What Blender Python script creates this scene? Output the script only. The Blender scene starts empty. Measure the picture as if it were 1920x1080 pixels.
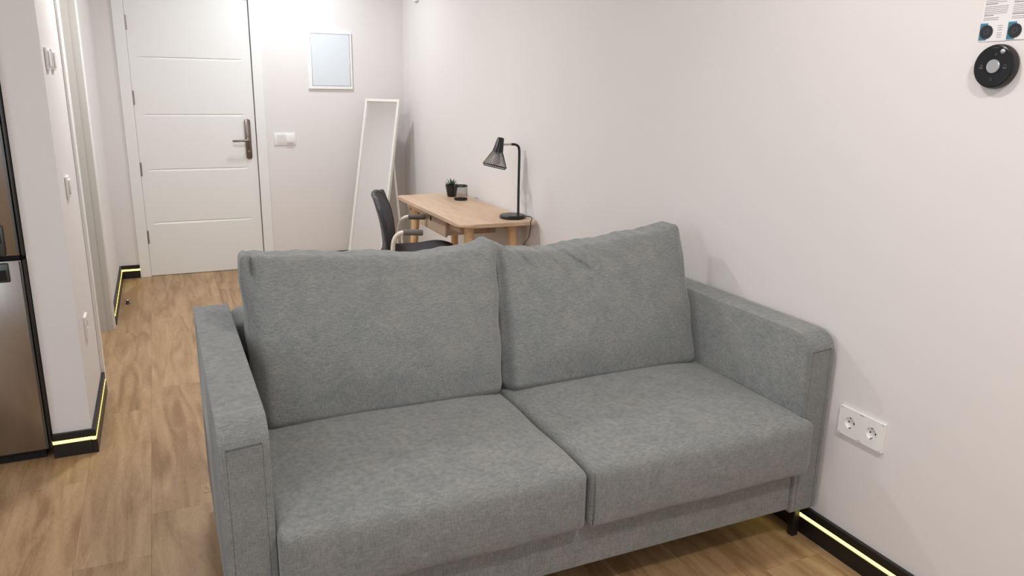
import bpy, bmesh, math, random
from mathutils import Vector, Matrix
from math import sin, cos, pi, radians
random.seed(7)
S = bpy.context.scene
COL = S.collection

# ------------------------------------------------------------------ camera
cam_data = bpy.data.cameras.new('camera')
cam = bpy.data.objects.new('camera', cam_data)
COL.objects.link(cam)
S.camera = cam
cam_data.sensor_fit = 'HORIZONTAL'
cam_data.sensor_width = 36.0
cam_data.lens = 36.0 * 1429.48 / 1920.0
cam_data.clip_start = 0.02
R_ = ((0.90965, -0.41502, 0.01732), (-0.0907, -0.23915, -0.96674), (0.40536, 0.87782, -0.25518))
cam.matrix_world = Matrix(((R_[0][0], -R_[1][0], -R_[2][0], 0.0),
                           (R_[0][1], -R_[1][1], -R_[2][1], 0.0),
                           (R_[0][2], -R_[1][2], -R_[2][2], 1.47),
                           (0, 0, 0, 1)))

# ------------------------------------------------------------------ world, lights, exposure
W = bpy.data.worlds.new('world')
S.world = W
W.use_nodes = True
bg = W.node_tree.nodes['Background']
bg.inputs[0].default_value = (0.80, 0.88, 1.0, 1)
bg.inputs[1].default_value = 1.0

def area(name, loc, rot, size, power, color, size_y=None, shape=None, spread=None):
    l = bpy.data.lights.new(name, 'AREA')
    l.energy = power
    l.color = color
    l.shape = shape or ('RECTANGLE' if size_y else 'DISK')
    l.size = size
    if size_y:
        l.size_y = size_y
    if spread:
        l.spread = radians(spread)
    o = bpy.data.objects.new(name, l)
    o.location = loc
    o.rotation_euler = rot
    COL.objects.link(o)
    return o

CEIL = 2.50
DOWNLIGHTS = [  # x, y, watts
    (1.00, 5.72, 14), (0.20, 4.20, 24), (1.00, 1.55, 11),
    (-1.10, 0.55, 6), (1.05, 0.20, 19), (-2.3, 2.0, 3)]
WARM = (1.0, 0.95, 0.91)
COOL = (0.87, 0.95, 1.0)
for i, (x, y, p) in enumerate(DOWNLIGHTS):
    area('ceiling_lamp_light', (x, y, CEIL - 0.022), (0, 0, 0), 0.20, p, COOL if i == 0 else ((.97, .98, 1.0) if i == 1 else WARM))
# daylight through the window behind the camera
area('window_daylight', (-1.2, -1.52, 1.45), (radians(90), 0, 0), 2.3, 20, (0.88, 0.94, 1.0), size_y=1.7)
area('kitchen_window_daylight', (-3.16, 1.35, 1.55), (0, radians(-90), 0), 1.2, 15, (0.74, 0.88, 1.0), size_y=1.5)

vs = S.view_settings
vs.view_transform = 'Standard'
vs.look = 'None'
vs.gamma = 1.0
vs.use_curve_mapping = False
vs.exposure = 0.02

# ------------------------------------------------------------------ materials
def srgb(r, g, b):
    f = lambda c: (c / 255 / 12.92) if c / 255 <= 0.04045 else ((c / 255 + 0.055) / 1.055) ** 2.4
    return (f(r), f(g), f(b), 1)

def mat(name, color, rough=0.5, metal=0.0, spec=0.5, **kw):
    m = bpy.data.materials.new(name)
    m.use_nodes = True
    p = m.node_tree.nodes['Principled BSDF']
    p.inputs['Base Color'].default_value = color
    p.inputs['Roughness'].default_value = rough
    p.inputs['Metallic'].default_value = metal
    p.inputs['Specular IOR Level'].default_value = spec
    for k, v in kw.items():
        p.inputs[k].default_value = v
    return m

def nodes(m):
    nt = m.node_tree
    return nt, nt.nodes, nt.links, nt.nodes['Principled BSDF']

def add_noise_bump(m, scale=200, strength=0.1, dist=0.001, detail=4):
    nt, N, L, p = nodes(m)
    tc = N.new('ShaderNodeTexCoord')
    n = N.new('ShaderNodeTexNoise')
    n.inputs['Scale'].default_value = scale
    n.inputs['Detail'].default_value = detail
    b = N.new('ShaderNodeBump')
    b.inputs['Strength'].default_value = strength
    b.inputs['Distance'].default_value = dist
    L.new(tc.outputs['Object'], n.inputs['Vector'])
    L.new(n.outputs['Fac'], b.inputs['Height'])
    L.new(b.outputs['Normal'], p.inputs['Normal'])
    return m

def color_noise(m, c1, c2, scale, vec_scale=(1, 1, 1), detail=4, lo=0.3, hi=0.7, coord='Object'):
    nt, N, L, p = nodes(m)
    tc = N.new('ShaderNodeTexCoord')
    mp = N.new('ShaderNodeMapping')
    mp.inputs['Scale'].default_value = vec_scale
    n = N.new('ShaderNodeTexNoise')
    n.inputs['Scale'].default_value = scale
    n.inputs['Detail'].default_value = detail
    r = N.new('ShaderNodeValToRGB')
    r.color_ramp.elements[0].position = lo
    r.color_ramp.elements[1].position = hi
    r.color_ramp.elements[0].color = c1
    r.color_ramp.elements[1].color = c2
    L.new(tc.outputs[coord], mp.inputs['Vector'])
    L.new(mp.outputs['Vector'], n.inputs['Vector'])
    L.new(n.outputs['Fac'], r.inputs['Fac'])
    L.new(r.outputs['Color'], p.inputs['Base Color'])
    return m

M_wall = add_noise_bump(mat('wall_paint', srgb(230, 226, 224), 0.75, spec=0.25), 120, 0.08, 0.001)
color_noise(M_wall, srgb(229, 224, 222), srgb(232, 227, 225), 0.8)
M_ceil = mat('ceiling_paint', srgb(240, 239, 236), 0.8, spec=0.2)
M_white = mat('white_lacquer', srgb(238, 237, 235), 0.35, spec=0.45)
M_groove = mat('door_gap_shadow_seal', srgb(120, 116, 110), 0.7)
M_plastic = mat('white_plastic', srgb(243, 241, 238), 0.3)
M_plastic2 = mat('white_plastic_inner', srgb(228, 226, 223), 0.35)
M_metalbox = mat('pale_blue_white_enamel', srgb(222, 227, 232), 0.3)
M_black = add_noise_bump(mat('black_skirting', srgb(24, 22, 22), 0.38), 60, 0.05)
M_blackm = mat('black_metal', srgb(20, 20, 21), 0.35, spec=0.5)
M_dark = mat('dark_void', srgb(14, 13, 13), 0.8)
M_steel = color_noise(mat('brushed_steel_handle', srgb(150, 142, 132), 0.28, 1.0), srgb(124, 116, 107), srgb(146, 138, 130), 40, (1, 1, .05))
M_hinge = mat('hinge_steel', srgb(160, 156, 150), 0.35, 1.0)
M_chair_metal = mat('cream_painted_tube', srgb(228, 218, 206), 0.35)
M_pad = mat('grey_armrest_pad', srgb(112, 104, 100), 0.6)
M_seat = add_noise_bump(mat('dark_grey_chair_fabric', srgb(62, 58, 62), 0.85), 500, 0.3, 0.001)
M_mesh = add_noise_bump(mat('grey_mesh_fabric', srgb(76, 76, 80), 0.8), 400, 0.5, 0.001)
color_noise(M_mesh, srgb(66, 66, 72), srgb(108, 108, 114), 260, (1, 1, 1), 2, .4, .6)
M_chairframe = mat('dark_grey_plastic', srgb(54, 54, 58), 0.5)
M_mirrorglass = mat('mirror_glass', (0.97, 0.97, 0.965, 1), 0.02, 1.0)
M_mirrorframe = mat('white_mirror_frame', srgb(236, 232, 226), 0.4)
M_board = mat('grey_board', srgb(196, 188, 176), 0.7)
M_green = color_noise(mat('succulent_green', srgb(60, 84, 52), 0.5), srgb(38, 58, 34), srgb(84, 108, 70), 60)
M_soil = mat('soil', srgb(40, 32, 26), 0.9)
M_paper = mat('paper', srgb(232, 230, 230), 0.7)
M_ink = mat('grey_ink', srgb(150, 146, 148), 0.8)
M_ink2 = mat('dark_ink', srgb(100, 98, 102), 0.8)
M_teal = mat('teal_print', srgb(62, 118, 142), 0.6)
M_blue = mat('pale_blue_print', srgb(150, 196, 222), 0.6)
M_printblack = mat('black_print', srgb(34, 36, 42), 0.6)
M_devblack = mat('glossy_black_plastic', srgb(22, 23, 27), 0.22, spec=0.5)
M_devside = mat('black_plastic_side', srgb(34, 31, 33), 0.4)
M_silver = mat('silver_button', srgb(186, 188, 192), 0.35, 0.6)
M_icon = mat('icon_grey_print', srgb(92, 96, 104), 0.5)
M_thread = mat('pale_thread', srgb(226, 206, 170), 0.8)

# stainless steel fridge front
M_fridge = mat('fridge_stainless', srgb(176, 172, 168), 0.24, 1.0)
color_noise(M_fridge, srgb(160, 157, 153), srgb(164, 161, 157), 60, (1, 1, 0.02))
M_fridge_side = mat('fridge_dark_edge', srgb(58, 56, 54), 0.3, 0.7)
M_fridge_handle = mat('fridge_handle_grey', srgb(88, 92, 92), 0.3, 0.8)

# led strip
M_led = bpy.data.materials.new('led_strip_glow')
M_led.use_nodes = True
_n = M_led.node_tree.nodes
_n.remove(_n['Principled BSDF'])
_e = _n.new('ShaderNodeEmission')
_e.inputs[0].default_value = (1.0, 0.76, 0.17, 1)
_e.inputs[1].default_value = 3.8
M_led.node_tree.links.new(_e.outputs[0], _n['Material Output'].inputs[0])
M_lamp = bpy.data.materials.new('downlight_diffuser_glow')
M_lamp.use_nodes = True
_n = M_lamp.node_tree.nodes
_n.remove(_n['Principled BSDF'])
_e = _n.new('ShaderNodeEmission')
_e.inputs[1].default_value = 4
M_lamp.node_tree.links.new(_e.outputs[0], _n['Material Output'].inputs[0])

def fabric():
    m = mat('sofa_fabric', srgb(126, 133, 133), 0.95, spec=0.12)
    nt, N, L, p = nodes(m)
    p.inputs['Sheen Weight'].default_value = 0.30
    p.inputs['Sheen Roughness'].default_value = 0.5
    tc = N.new('ShaderNodeTexCoord')
    n1 = N.new('ShaderNodeTexNoise'); n1.inputs['Scale'].default_value = 14; n1.inputs['Detail'].default_value = 7; n1.inputs['Roughness'].default_value = 0.62
    n1.inputs['Distortion'].default_value = 0.8
    r1 = N.new('ShaderNodeValToRGB')
    r1.color_ramp.elements[0].position = 0.34; r1.color_ramp.elements[0].color = srgb(121, 125, 125)
    r1.color_ramp.elements[1].position = 0.66; r1.color_ramp.elements[1].color = srgb(133, 134, 132)
    # short thread flecks, two directions
    outs = []
    for sc in ((60, 60, 420), (420, 420, 60)):
        mp = N.new('ShaderNodeMapping'); mp.inputs['Scale'].default_value = sc
        n = N.new('ShaderNodeTexNoise'); n.inputs['Scale'].default_value = 1.0; n.inputs['Detail'].default_value = 2
        L.new(tc.outputs['Object'], mp.inputs['Vector']); L.new(mp.outputs['Vector'], n.inputs['Vector'])
        outs.append(n)
    ad = N.new('ShaderNodeMath'); ad.operation = 'ADD'
    L.new(outs[0].outputs['Fac'], ad.inputs[0]); L.new(outs[1].outputs['Fac'], ad.inputs[1])
    mr = N.new('ShaderNodeMapRange')
    mr.inputs[1].default_value = 0.7; mr.inputs[2].default_value = 1.3
    mr.inputs[3].default_value = 0.75; mr.inputs[4].default_value = 1.20
    L.new(ad.outputs[0], mr.inputs[0])
    mx = N.new('ShaderNodeMix'); mx.data_type = 'RGBA'; mx.blend_type = 'MULTIPLY'
    mx.inputs[0].default_value = 1.0
    cb = N.new('ShaderNodeCombineColor')
    for i in range(3):
        L.new(mr.outputs[0], cb.inputs[i])
    L.new(tc.outputs['Object'], n1.inputs['Vector']); L.new(n1.outputs['Fac'], r1.inputs['Fac'])
    L.new(r1.outputs['Color'], mx.inputs[6]); L.new(cb.outputs[0], mx.inputs[7])
    L.new(mx.outputs[2], p.inputs['Base Color'])
    b = N.new('ShaderNodeBump'); b.inputs['Strength'].default_value = 0.25; b.inputs['Distance'].default_value = 0.0015
    L.new(ad.outputs[0], b.inputs['Height']); L.new(b.outputs['Normal'], p.inputs['Normal'])
    return m
M_fab = fabric()
M_seam = mat('sofa_seam_thread', srgb(92, 98, 99), 0.95, spec=0.1)
M_under = mat('sofa_underside_cloth', srgb(26, 26, 27), 0.9)

def wood(name, c_dark, c_mid, c_light, axis='y', scale=1.0, rough=0.45, per_object=True):
    m = mat(name, c_mid, rough, spec=0.4)
    nt, N, L, p = nodes(m)
    tc = N.new('ShaderNodeTexCoord')
    oi = N.new('ShaderNodeObjectInfo')
    mul = N.new('ShaderNodeVectorMath'); mul.operation = 'SCALE'
    cx = N.new('ShaderNodeCombineXYZ')
    for i in range(3):
        L.new(oi.outputs['Random'], cx.inputs[i])
    mul.inputs['Scale'].default_value = 37.0 if per_object else 0.0
    L.new(cx.outputs[0], mul.inputs[0])
    addv = N.new('ShaderNodeVectorMath'); addv.operation = 'ADD'
    L.new(tc.outputs['Object'], addv.inputs[0]); L.new(mul.outputs[0], addv.inputs[1])
    def mapped(sx, sy, sz):
        mp = N.new('ShaderNodeMapping')
        mp.inputs['Scale'].default_value = (sx * scale, sy * scale, sz * scale)
        L.new(addv.outputs[0], mp.inputs['Vector'])
        return mp
    a, b_ = (26, 1.6) if axis == 'y' else (1.6, 26)
    # broad figure
    n1 = N.new('ShaderNodeTexNoise'); n1.inputs['Scale'].default_value = 0.45; n1.inputs['Detail'].default_value = 5
    n1.inputs['Distortion'].default_value = 1.6
    L.new(mapped(a, b_ * 1.9, 26).outputs[0], n1.inputs['Vector'])
    # cathedral rings: noise used as a height, banded
    n2 = N.new('ShaderNodeTexNoise'); n2.inputs['Scale'].default_value = 0.5; n2.inputs['Detail'].default_value = 1.5
    L.new(mapped(a * .42, b_ * .75, 10).outputs[0], n2.inputs['Vector'])
    m2 = N.new('ShaderNodeMath'); m2.operation = 'MULTIPLY'; m2.inputs[1].default_value = 75.0
    L.new(n2.outputs['Fac'], m2.inputs[0])
    s2 = N.new('ShaderNodeMath'); s2.operation = 'SINE'; L.new(m2.outputs[0], s2.inputs[0])
    # fine pores
    n3 = N.new('ShaderNodeTexNoise'); n3.inputs['Scale'].default_value = 9.0; n3.inputs['Detail'].default_value = 3
    L.new(mapped(a * 1.2, b_ * 2.6, 26).outputs[0], n3.inputs['Vector'])
    r = N.new('ShaderNodeValToRGB')
    r.color_ramp.elements[0].position = 0.30; r.color_ramp.elements[0].color = c_dark
    r.color_ramp.elements[1].position = 0.72; r.color_ramp.elements[1].color = c_light
    e = r.color_ramp.elements.new(0.5); e.color = c_mid
    k1 = N.new('ShaderNodeMath'); k1.operation = 'MULTIPLY_ADD'; k1.inputs[1].default_value = 0.030
    L.new(s2.outputs[0], k1.inputs[0]); L.new(n1.outputs['Fac'], k1.inputs[2])
    k2 = N.new('ShaderNodeMath'); k2.operation = 'MULTIPLY_ADD'; k2.inputs[1].default_value = 0.34
    L.new(n3.outputs['Fac'], k2.inputs[0]); L.new(k1.outputs[0], k2.inputs[2])
    k3 = N.new('ShaderNodeMath'); k3.operation = 'MULTIPLY_ADD'; k3.inputs[1].default_value = 0.14; 
    L.new(oi.outputs['Random'], k3.inputs[0]); L.new(k2.outputs[0], k3.inputs[2])
    k4 = N.new('ShaderNodeMath'); k4.operation = 'SUBTRACT'; k4.inputs[1].default_value = 0.235
    L.new(k3.outputs[0], k4.inputs[0])
    L.new(k4.outputs[0], r.inputs['Fac'])
    L.new(r.outputs['Color'], p.inputs['Base Color'])
    bp = N.new('ShaderNodeBump'); bp.inputs['Strength'].default_value = 0.12; bp.inputs['Distance'].default_value = 0.0008
    L.new(n3.outputs['Fac'], bp.inputs['Height']); L.new(bp.outputs['Normal'], p.inputs['Normal'])
    return m
M_floor = wood('oak_floor_plank', srgb(142, 110, 75), srgb(168, 136, 100), srgb(185, 154, 117), 'y', 1.0, 0.42)
M_birch = wood('birch_veneer', srgb(196, 162, 132), srgb(207, 176, 147), srgb(216, 188, 160), 'y', .8, 0.45, False)
M_birchleg = wood('solid_birch', srgb(214, 172, 126), srgb(226, 186, 140), srgb(234, 200, 158), 'z', 1.0, 0.45, False)
M_subfloor = mat('subfloor', srgb(96, 76, 56), 0.8)

# ------------------------------------------------------------------ helpers
WLOC = {}
def link_obj(name, bm, m, parent=None, smooth=False, local=False, origin=None):
    me = bpy.data.meshes.new(name)
    bmesh.ops.recalc_face_normals(bm, faces=bm.faces)
    if parent is not None and not local:
        bmesh.ops.translate(bm, verts=bm.verts, vec=-WLOC.get(parent, Vector()))
        WL = WLOC.get(parent, Vector())
    else:
        WL = Vector()
    if parent is None:
        if origin is None:
            xs = [v.co for v in bm.verts]
            origin = Vector(((min(v.x for v in xs) + max(v.x for v in xs)) / 2,
                             (min(v.y for v in xs) + max(v.y for v in xs)) / 2, min(v.z for v in xs)))
        origin = Vector(origin)
        bmesh.ops.translate(bm, verts=bm.verts, vec=-origin)
        WL = origin
    bm.to_mesh(me); bm.free()
    me.materials.append(m)
    o = bpy.data.objects.new(name, me)
    COL.objects.link(o)
    if smooth is True:
        for f in me.polygons: f.use_smooth = True
    elif smooth:
        for f in me.polygons: f.use_smooth = True
        me.set_sharp_from_angle(angle=radians(smooth))
    if parent is not None:
        o.parent = parent
    else:
        o.location = origin
    WLOC[o] = WL
    return o

def thing(name, loc, label=None, cat=None, group=None, kind=None, rotz=0):
    o = bpy.data.objects.new(name, None)
    o.empty_display_size = 0.1
    COL.objects.link(o)
    o.location = loc; o.rotation_euler = (0, 0, rotz)
    WLOC[o] = Vector(loc)
    return tag(o, label, cat, group, kind)

def tag(o, label=None, cat=None, group=None, kind=None):
    if label: o['label'] = label
    if cat: o['category'] = cat
    if group: o['group'] = group
    if kind: o['kind'] = kind
    return o

def structure(o, label=None):
    return tag(o, label, None, None, 'structure')

def add_box(bm, x0, x1, y0, y1, z0, z1, bevel=0, seg=2):
    t = bmesh.new()
    bmesh.ops.create_cube(t, size=1)
    for v in t.verts:
        v.co = Vector((x0 + (v.co.x + .5) * (x1 - x0), y0 + (v.co.y + .5) * (y1 - y0), z0 + (v.co.z + .5) * (z1 - z0)))
    if bevel:
        bmesh.ops.bevel(t, geom=list(t.edges), offset=bevel, segments=seg, profile=0.5, affect='EDGES')
    merge(bm, t)
    return bm

def merge(bm, t, M=None):
    if M is not None:
        bmesh.ops.transform(t, matrix=M, verts=t.verts)
    me = bpy.data.meshes.new('tmp')
    t.to_mesh(me); t.free()
    bm.from_mesh(me)
    bpy.data.meshes.remove(me)

def box(name, x0, x1, y0, y1, z0, z1, m, parent=None, bevel=0, seg=2, local=False, smooth=None):
    bm = bmesh.new()
    add_box(bm, x0, x1, y0, y1, z0, z1, bevel, seg)
    return link_obj(name, bm, m, parent, smooth=(40 if bevel else False) if smooth is None else smooth, local=local)

def add_tube(bm, pts, r, seg=12, caps=True):
    pts = [Vector(p) for p in pts]
    rs = r if isinstance(r, (list, tuple)) else [r] * len(pts)
    rings = []
    up = None
    for i, p in enumerate(pts):
        a = pts[max(0, i - 1)]; b = pts[min(len(pts) - 1, i + 1)]
        t = (b - a).normalized()
        if up is None:
            up = Vector((0, 0, 1)) if abs(t.z) < 0.9 else Vector((1, 0, 0))
        n = (up - t * up.dot(t)).normalized()
        up = n
        c = t.cross(n)
        rings.append([bm.verts.new(p + (n * cos(2 * pi * k / seg) + c * sin(2 * pi * k / seg)) * rs[i]) for k in range(seg)])
    for A, B in zip(rings, rings[1:]):
        for k in range(seg):
            bm.faces.new((A[k], A[(k + 1) % seg], B[(k + 1) % seg], B[k]))
    if caps:
        bm.faces.new(rings[0][::-1]); bm.faces.new(rings[-1])
    return bm

def smooth_path(pts, n=8):
    pts = [Vector(p) for p in pts]
    out = []
    P = [pts[0]] + pts + [pts[-1]]
    for i in range(1, len(P) - 2):
        for k in range(n):
            t = k / n
            a, b, c, d = P[i - 1], P[i], P[i + 1], P[i + 2]
            out.append(0.5 * ((2 * b) + (c - a) * t + (2 * a - 5 * b + 4 * c - d) * t * t + (3 * b - a - 3 * c + d) * t ** 3))
    out.append(pts[-1])
    return out

def add_lathe(bm, prof, center, axis=(0, 0, 1), seg=32, closed=False):
    ax = Vector(axis).normalized()
    u = Vector((0, 1, 0)) if abs(ax.y) < 0.9 else Vector((1, 0, 0))
    u = (u - ax * u.dot(ax)).normalized()
    w = ax.cross(u)
    c = Vector(center)
    rings = []
    for (r, h) in prof:
        if r < 1e-6:
            rings.append([bm.verts.new(c + ax * h)])
        else:
            rings.append([bm.verts.new(c + ax * h + (u * cos(2 * pi * k / seg) + w * sin(2 * pi * k / seg)) * r) for k in range(seg)])
    pairs = list(zip(rings, rings[1:]))
    if closed:
        pairs.append((rings[-1], rings[0]))
    for A, B in pairs:
        for k in range(seg):
            k2 = (k + 1) % seg
            if len(A) == 1 and len(B) == 1: continue
            if len(A) == 1: bm.faces.new((A[0], B[k2], B[k]))
            elif len(B) == 1: bm.faces.new((A[k], A[k2], B[0]))
            else: bm.faces.new((A[k], A[k2], B[k2], B[k]))
    return bm

def lathe(name, prof, center, m, parent=None, axis=(0, 0, 1), seg=32, smooth=35, closed=False, local=False):
    bm = bmesh.new()
    add_lathe(bm, prof, center, axis, seg, closed)
    return link_obj(name, bm, m, parent, smooth=smooth, local=local)

def tube(name, pts, r, m, parent=None, seg=12, local=False):
    bm = bmesh.new()
    add_tube(bm, pts, r, seg)
    return link_obj(name, bm, m, parent, smooth=50, local=local)

def add_prism(bm, pts2, f0, f1, bevel=0, seg=3):
    """pts2: 2d outline; f0/f1 map (a,b)->Vector for the two faces"""
    t = bmesh.new()
    A = [t.verts.new(f0(*p)) for p in pts2]
    B = [t.verts.new(f1(*p)) for p in pts2]
    t.faces.new(A[::-1]); top = t.faces.new(B)
    n = len(A)
    for k in range(n):
        t.faces.new((A[k], A[(k + 1) % n], B[(k + 1) % n], B[k]))
    if bevel:
        ed = [e for e in t.edges if (e.verts[0] in A) == (e.verts[1] in A)]
        bmesh.ops.bevel(t, geom=ed, offset=bevel, segments=seg, profile=0.5, affect='EDGES')
    merge(bm, t)

def rounded_outline(pts, rads, n=6):
    out = []
    N_ = len(pts)
    for i in range(N_):
        p = Vector(pts[i]); a = Vector(pts[i - 1]); b = Vector(pts[(i + 1) % N_])
        r = rads[i] if isinstance(rads, (list, tuple)) else rads
        if r <= 0:
            out.append(tuple(p)); continue
        da = (a - p).normalized(); db = (b - p).normalized()
        s = p + da * r; e = p + db * r
        for k in range(n + 1):
            t = k / n
            q = s * (1 - t) ** 2 + p * 2 * t * (1 - t) + e * t * t
            out.append(tuple(q))
    return out

def cubegrid(nu, nv, nw, func):
    bm = bmesh.new()
    V = {}
    def vert(i, j, k):
        key = (i, j, k)
        if key not in V:
            u = sin((2 * i / nu - 1) * pi / 2); v = sin((2 * j / nv - 1) * pi / 2); w = sin((2 * k / nw - 1) * pi / 2)
            V[key] = bm.verts.new(func(u, v, w))
        return V[key]
    for i in range(nu):
        for j in range(nv):
            for k in (0, nw):
                bm.faces.new((vert(i, j, k), vert(i + 1, j, k), vert(i + 1, j + 1, k), vert(i, j + 1, k)))
    for i in range(nu):
        for k in range(nw):
            for j in (0, nv):
                bm.faces.new((vert(i, j, k), vert(i + 1, j, k), vert(i + 1, j, k + 1), vert(i, j, k + 1)))
    for j in range(nv):
        for k in range(nw):
            for i in (0, nu):
                bm.faces.new((vert(i, j, k), vert(i, j + 1, k), vert(i, j + 1, k + 1), vert(i, j, k + 1)))
    return bm

def round3(u, v, w, a, b, c, r):
    p = Vector((u * a, v * b, w * c))
    q = Vector((max(-(a - r), min(a - r, p.x)), max(-(b - r), min(b - r, p.y)), max(-(c - r), min(c - r, p.z))))
    d = p - q
    if d.length > 1e-9:
        # keep distance along axis for points on flat faces
        d = d.normalized() * r
    return q + d

def gauss(x, s):
    return math.exp(-(x / s) ** 2)

def wob(x, y, z, seed=0):
    s = seed * 1.7
    return (sin(7.3 * x + 3.1 * z + s) * sin(5.1 * y + 2.3 * x + 1.3 * s) + 0.5 * sin(13.7 * z + 9.1 * x + s) * sin(11.3 * y + s)) / 1.5

# ------------------------------------------------------------------ the room shell
WX = 1.911        # right wall
BY = 6.37         # back wall
LX = -0.35        # left wall of the entrance hall
KY = 3.29         # kitchen wall line
FX0, FY0 = -3.2, -1.6

# floor with planks
fl = box('floor', FX0 - .1, WX + .1, FY0 - .1, BY + .15, -0.10, -0.012, M_subfloor)
structure(fl, 'light oak plank floor')
pm = bmesh.new()
PW, PLn = 0.2215, 1.243
add_box(pm, 0.00018, PW - 0.00018, 0.00018, PLn - 0.00018, -0.012, 0.0, 0.0003, 1)
plank_mesh = None
seam0 = -0.138
joints = {-1: 2.42, 0: 2.68, 1: 5.596 - PLn * 3, 2: 3.3}
def make_plank(x0, x1, y0, y1):
    global plank_mesh
    full = (x1 - x0 > PW - .001 and y1 - y0 > PLn - .001)
    if full and plank_mesh is not None:
        o = bpy.data.objects.new('plank', plank_mesh)
        COL.objects.link(o)
    else:
        b = bmesh.new()
        add_box(b, 0.00018, x1 - x0 - .00018, 0.00018, y1 - y0 - .00018, -0.012, 0.0, 0.0003, 1)
        me = bpy.data.meshes.new('plank'); b.to_mesh(me); b.free(); me.materials.append(M_floor)
        o = bpy.data.objects.new('plank', me); COL.objects.link(o)
        if full: plank_mesh = me
    o.parent = fl
    o.location = Vector((x0, y0, 0)) - WLOC[fl]
pm.free()
k = -14
while True:
    x0 = seam0 + k * PW; x1 = x0 + PW
    if x0 > WX: break
    if x1 < FX0: k += 1; continue
    j0 = joints.get(k, (k * 0.487 * 2.0) % PLn)
    while j0 > FY0: j0 -= PLn
    ymax = BY + .02 if x1 > -1.2 else 3.35
    while j0 < ymax:
        ya, yb = max(j0, FY0), min(j0 + PLn, ymax)
        xa, xb = max(x0, FX0), min(x1, WX)
        if yb - ya > .02 and xb - xa > .01:
            make_plank(xa, xb, ya, yb)
        j0 += PLn
    k += 1

structure(box('wall_right', WX, WX + .12, FY0 - .1, BY + .12, 0, CEIL, M_wall), 'long warm white wall behind the sofa and desk')
structure(box('ceiling', FX0 - .1, WX + .12, FY0 - .1, BY + .12, CEIL, CEIL + .08, M_ceil), 'plain white ceiling')

def wall_with_holes(name, x0, x1, y0, y1, m, hole=None, axis='x', label=None):
    """one mesh wall slab; hole = (a0,a1,z0,z1) cut along its long axis"""
    bm = bmesh.new()
    if hole is None:
        add_box(bm, x0, x1, y0, y1, 0, CEIL)
    else:
        a0, a1, z0, z1 = hole
        def seg(p0, p1, za, zb):
            if p1 - p0 < 1e-4 or zb - za < 1e-4: return
            if axis == 'x': add_box(bm, p0, p1, y0, y1, za, zb)
            else: add_box(bm, x0, x1, p0, p1, za, zb)
        s, e = (x0, x1) if axis == 'x' else (y0, y1)
        seg(s, a0, 0, CEIL); seg(a1, e, 0, CEIL); seg(a0, a1, 0, z0); seg(a0, a1, z1, CEIL)
    o = link_obj(name, bm, m)
    structure(o, label)
    return o

DL, DR, DT = -0.135, 0.705, 2.066     # entrance door leaf
wall_with_holes('wall_back', -1.3, WX, BY, BY + .12, M_wall, (DL - .02, DR + .02, 0, DT + .02), 'x', 'hall end wall with the entrance door')
OY0, OY1 = 4.05, 5.02                 # side doorway in the left hall wall
wall_with_holes('wall_left', LX - .137, LX, KY, BY, M_wall, (OY0, OY1, 0, 2.07), 'y', 'left hall wall with the side doorway')
structure(box('wall_kitchen', FX0, -1.13, KY + .01, KY + .13, 0, CEIL, M_wall), 'kitchen side wall left of the fridge')
structure(box('wall_niche', -1.25, LX - .137, 4.02, 4.045, 0, CEIL, M_wall), 'wall behind the fridge niche')
structure(box('wall_west', FX0 - .12, FX0 - .0005, FY0 - .1, .58, 0, CEIL, M_wall), 'far left wall of the living area')
structure(box('wall_west', FX0 - .12, FX0 - .0005, 2.12, KY + .13, 0, CEIL, M_wall), 'far left wall of the kitchen side')
structure(box('wall_west', FX0 - .12, FX0 - .0005, .58, 2.12, 0, .93, M_wall), 'far left wall under the kitchen window')
structure(box('wall_west', FX0 - .12, FX0 - .0005, .58, 2.12, 2.17, CEIL, M_wall), 'far left wall above the kitchen window')
wf = wall_with_holes('wall_front', FX0, WX, FY0 - .12, FY0, M_wall, (-2.35, -0.05, .6, 2.3), 'x', 'window wall behind the camera')

# window behind the camera
wn = thing('window_1', (-1.2, FY0 - .06, .6), 'white framed window behind the camera', kind='structure')
bm = bmesh.new()
for (a, b, c, d) in ((-2.35, -.05, .6, .66), (-2.35, -.05, 2.24, 2.3), (-2.35, -2.29, .66, 2.24), (-.11, -.05, .66, 2.24), (-1.23, -1.17, .66, 2.24)):
    add_box(bm, a, b, FY0 - .09, FY0 - .03, c, d)
link_obj('window_frame', bm, M_white, wn)

wn = thing('window_2', (FX0 - .06, 1.35, .93), 'white framed kitchen window', kind='structure')
bm = bmesh.new()
for (a, b, c, d) in ((.58, 2.12, .93, .98), (.58, 2.12, 2.12, 2.17), (.58, .63, .98, 2.12), (2.07, 2.12, .98, 2.12), (1.33, 1.37, .98, 2.12)):
    add_box(bm, FX0 - .09, FX0 - .03, a, b, c, d)
link_obj('window_frame', bm, M_white, wn)

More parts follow.
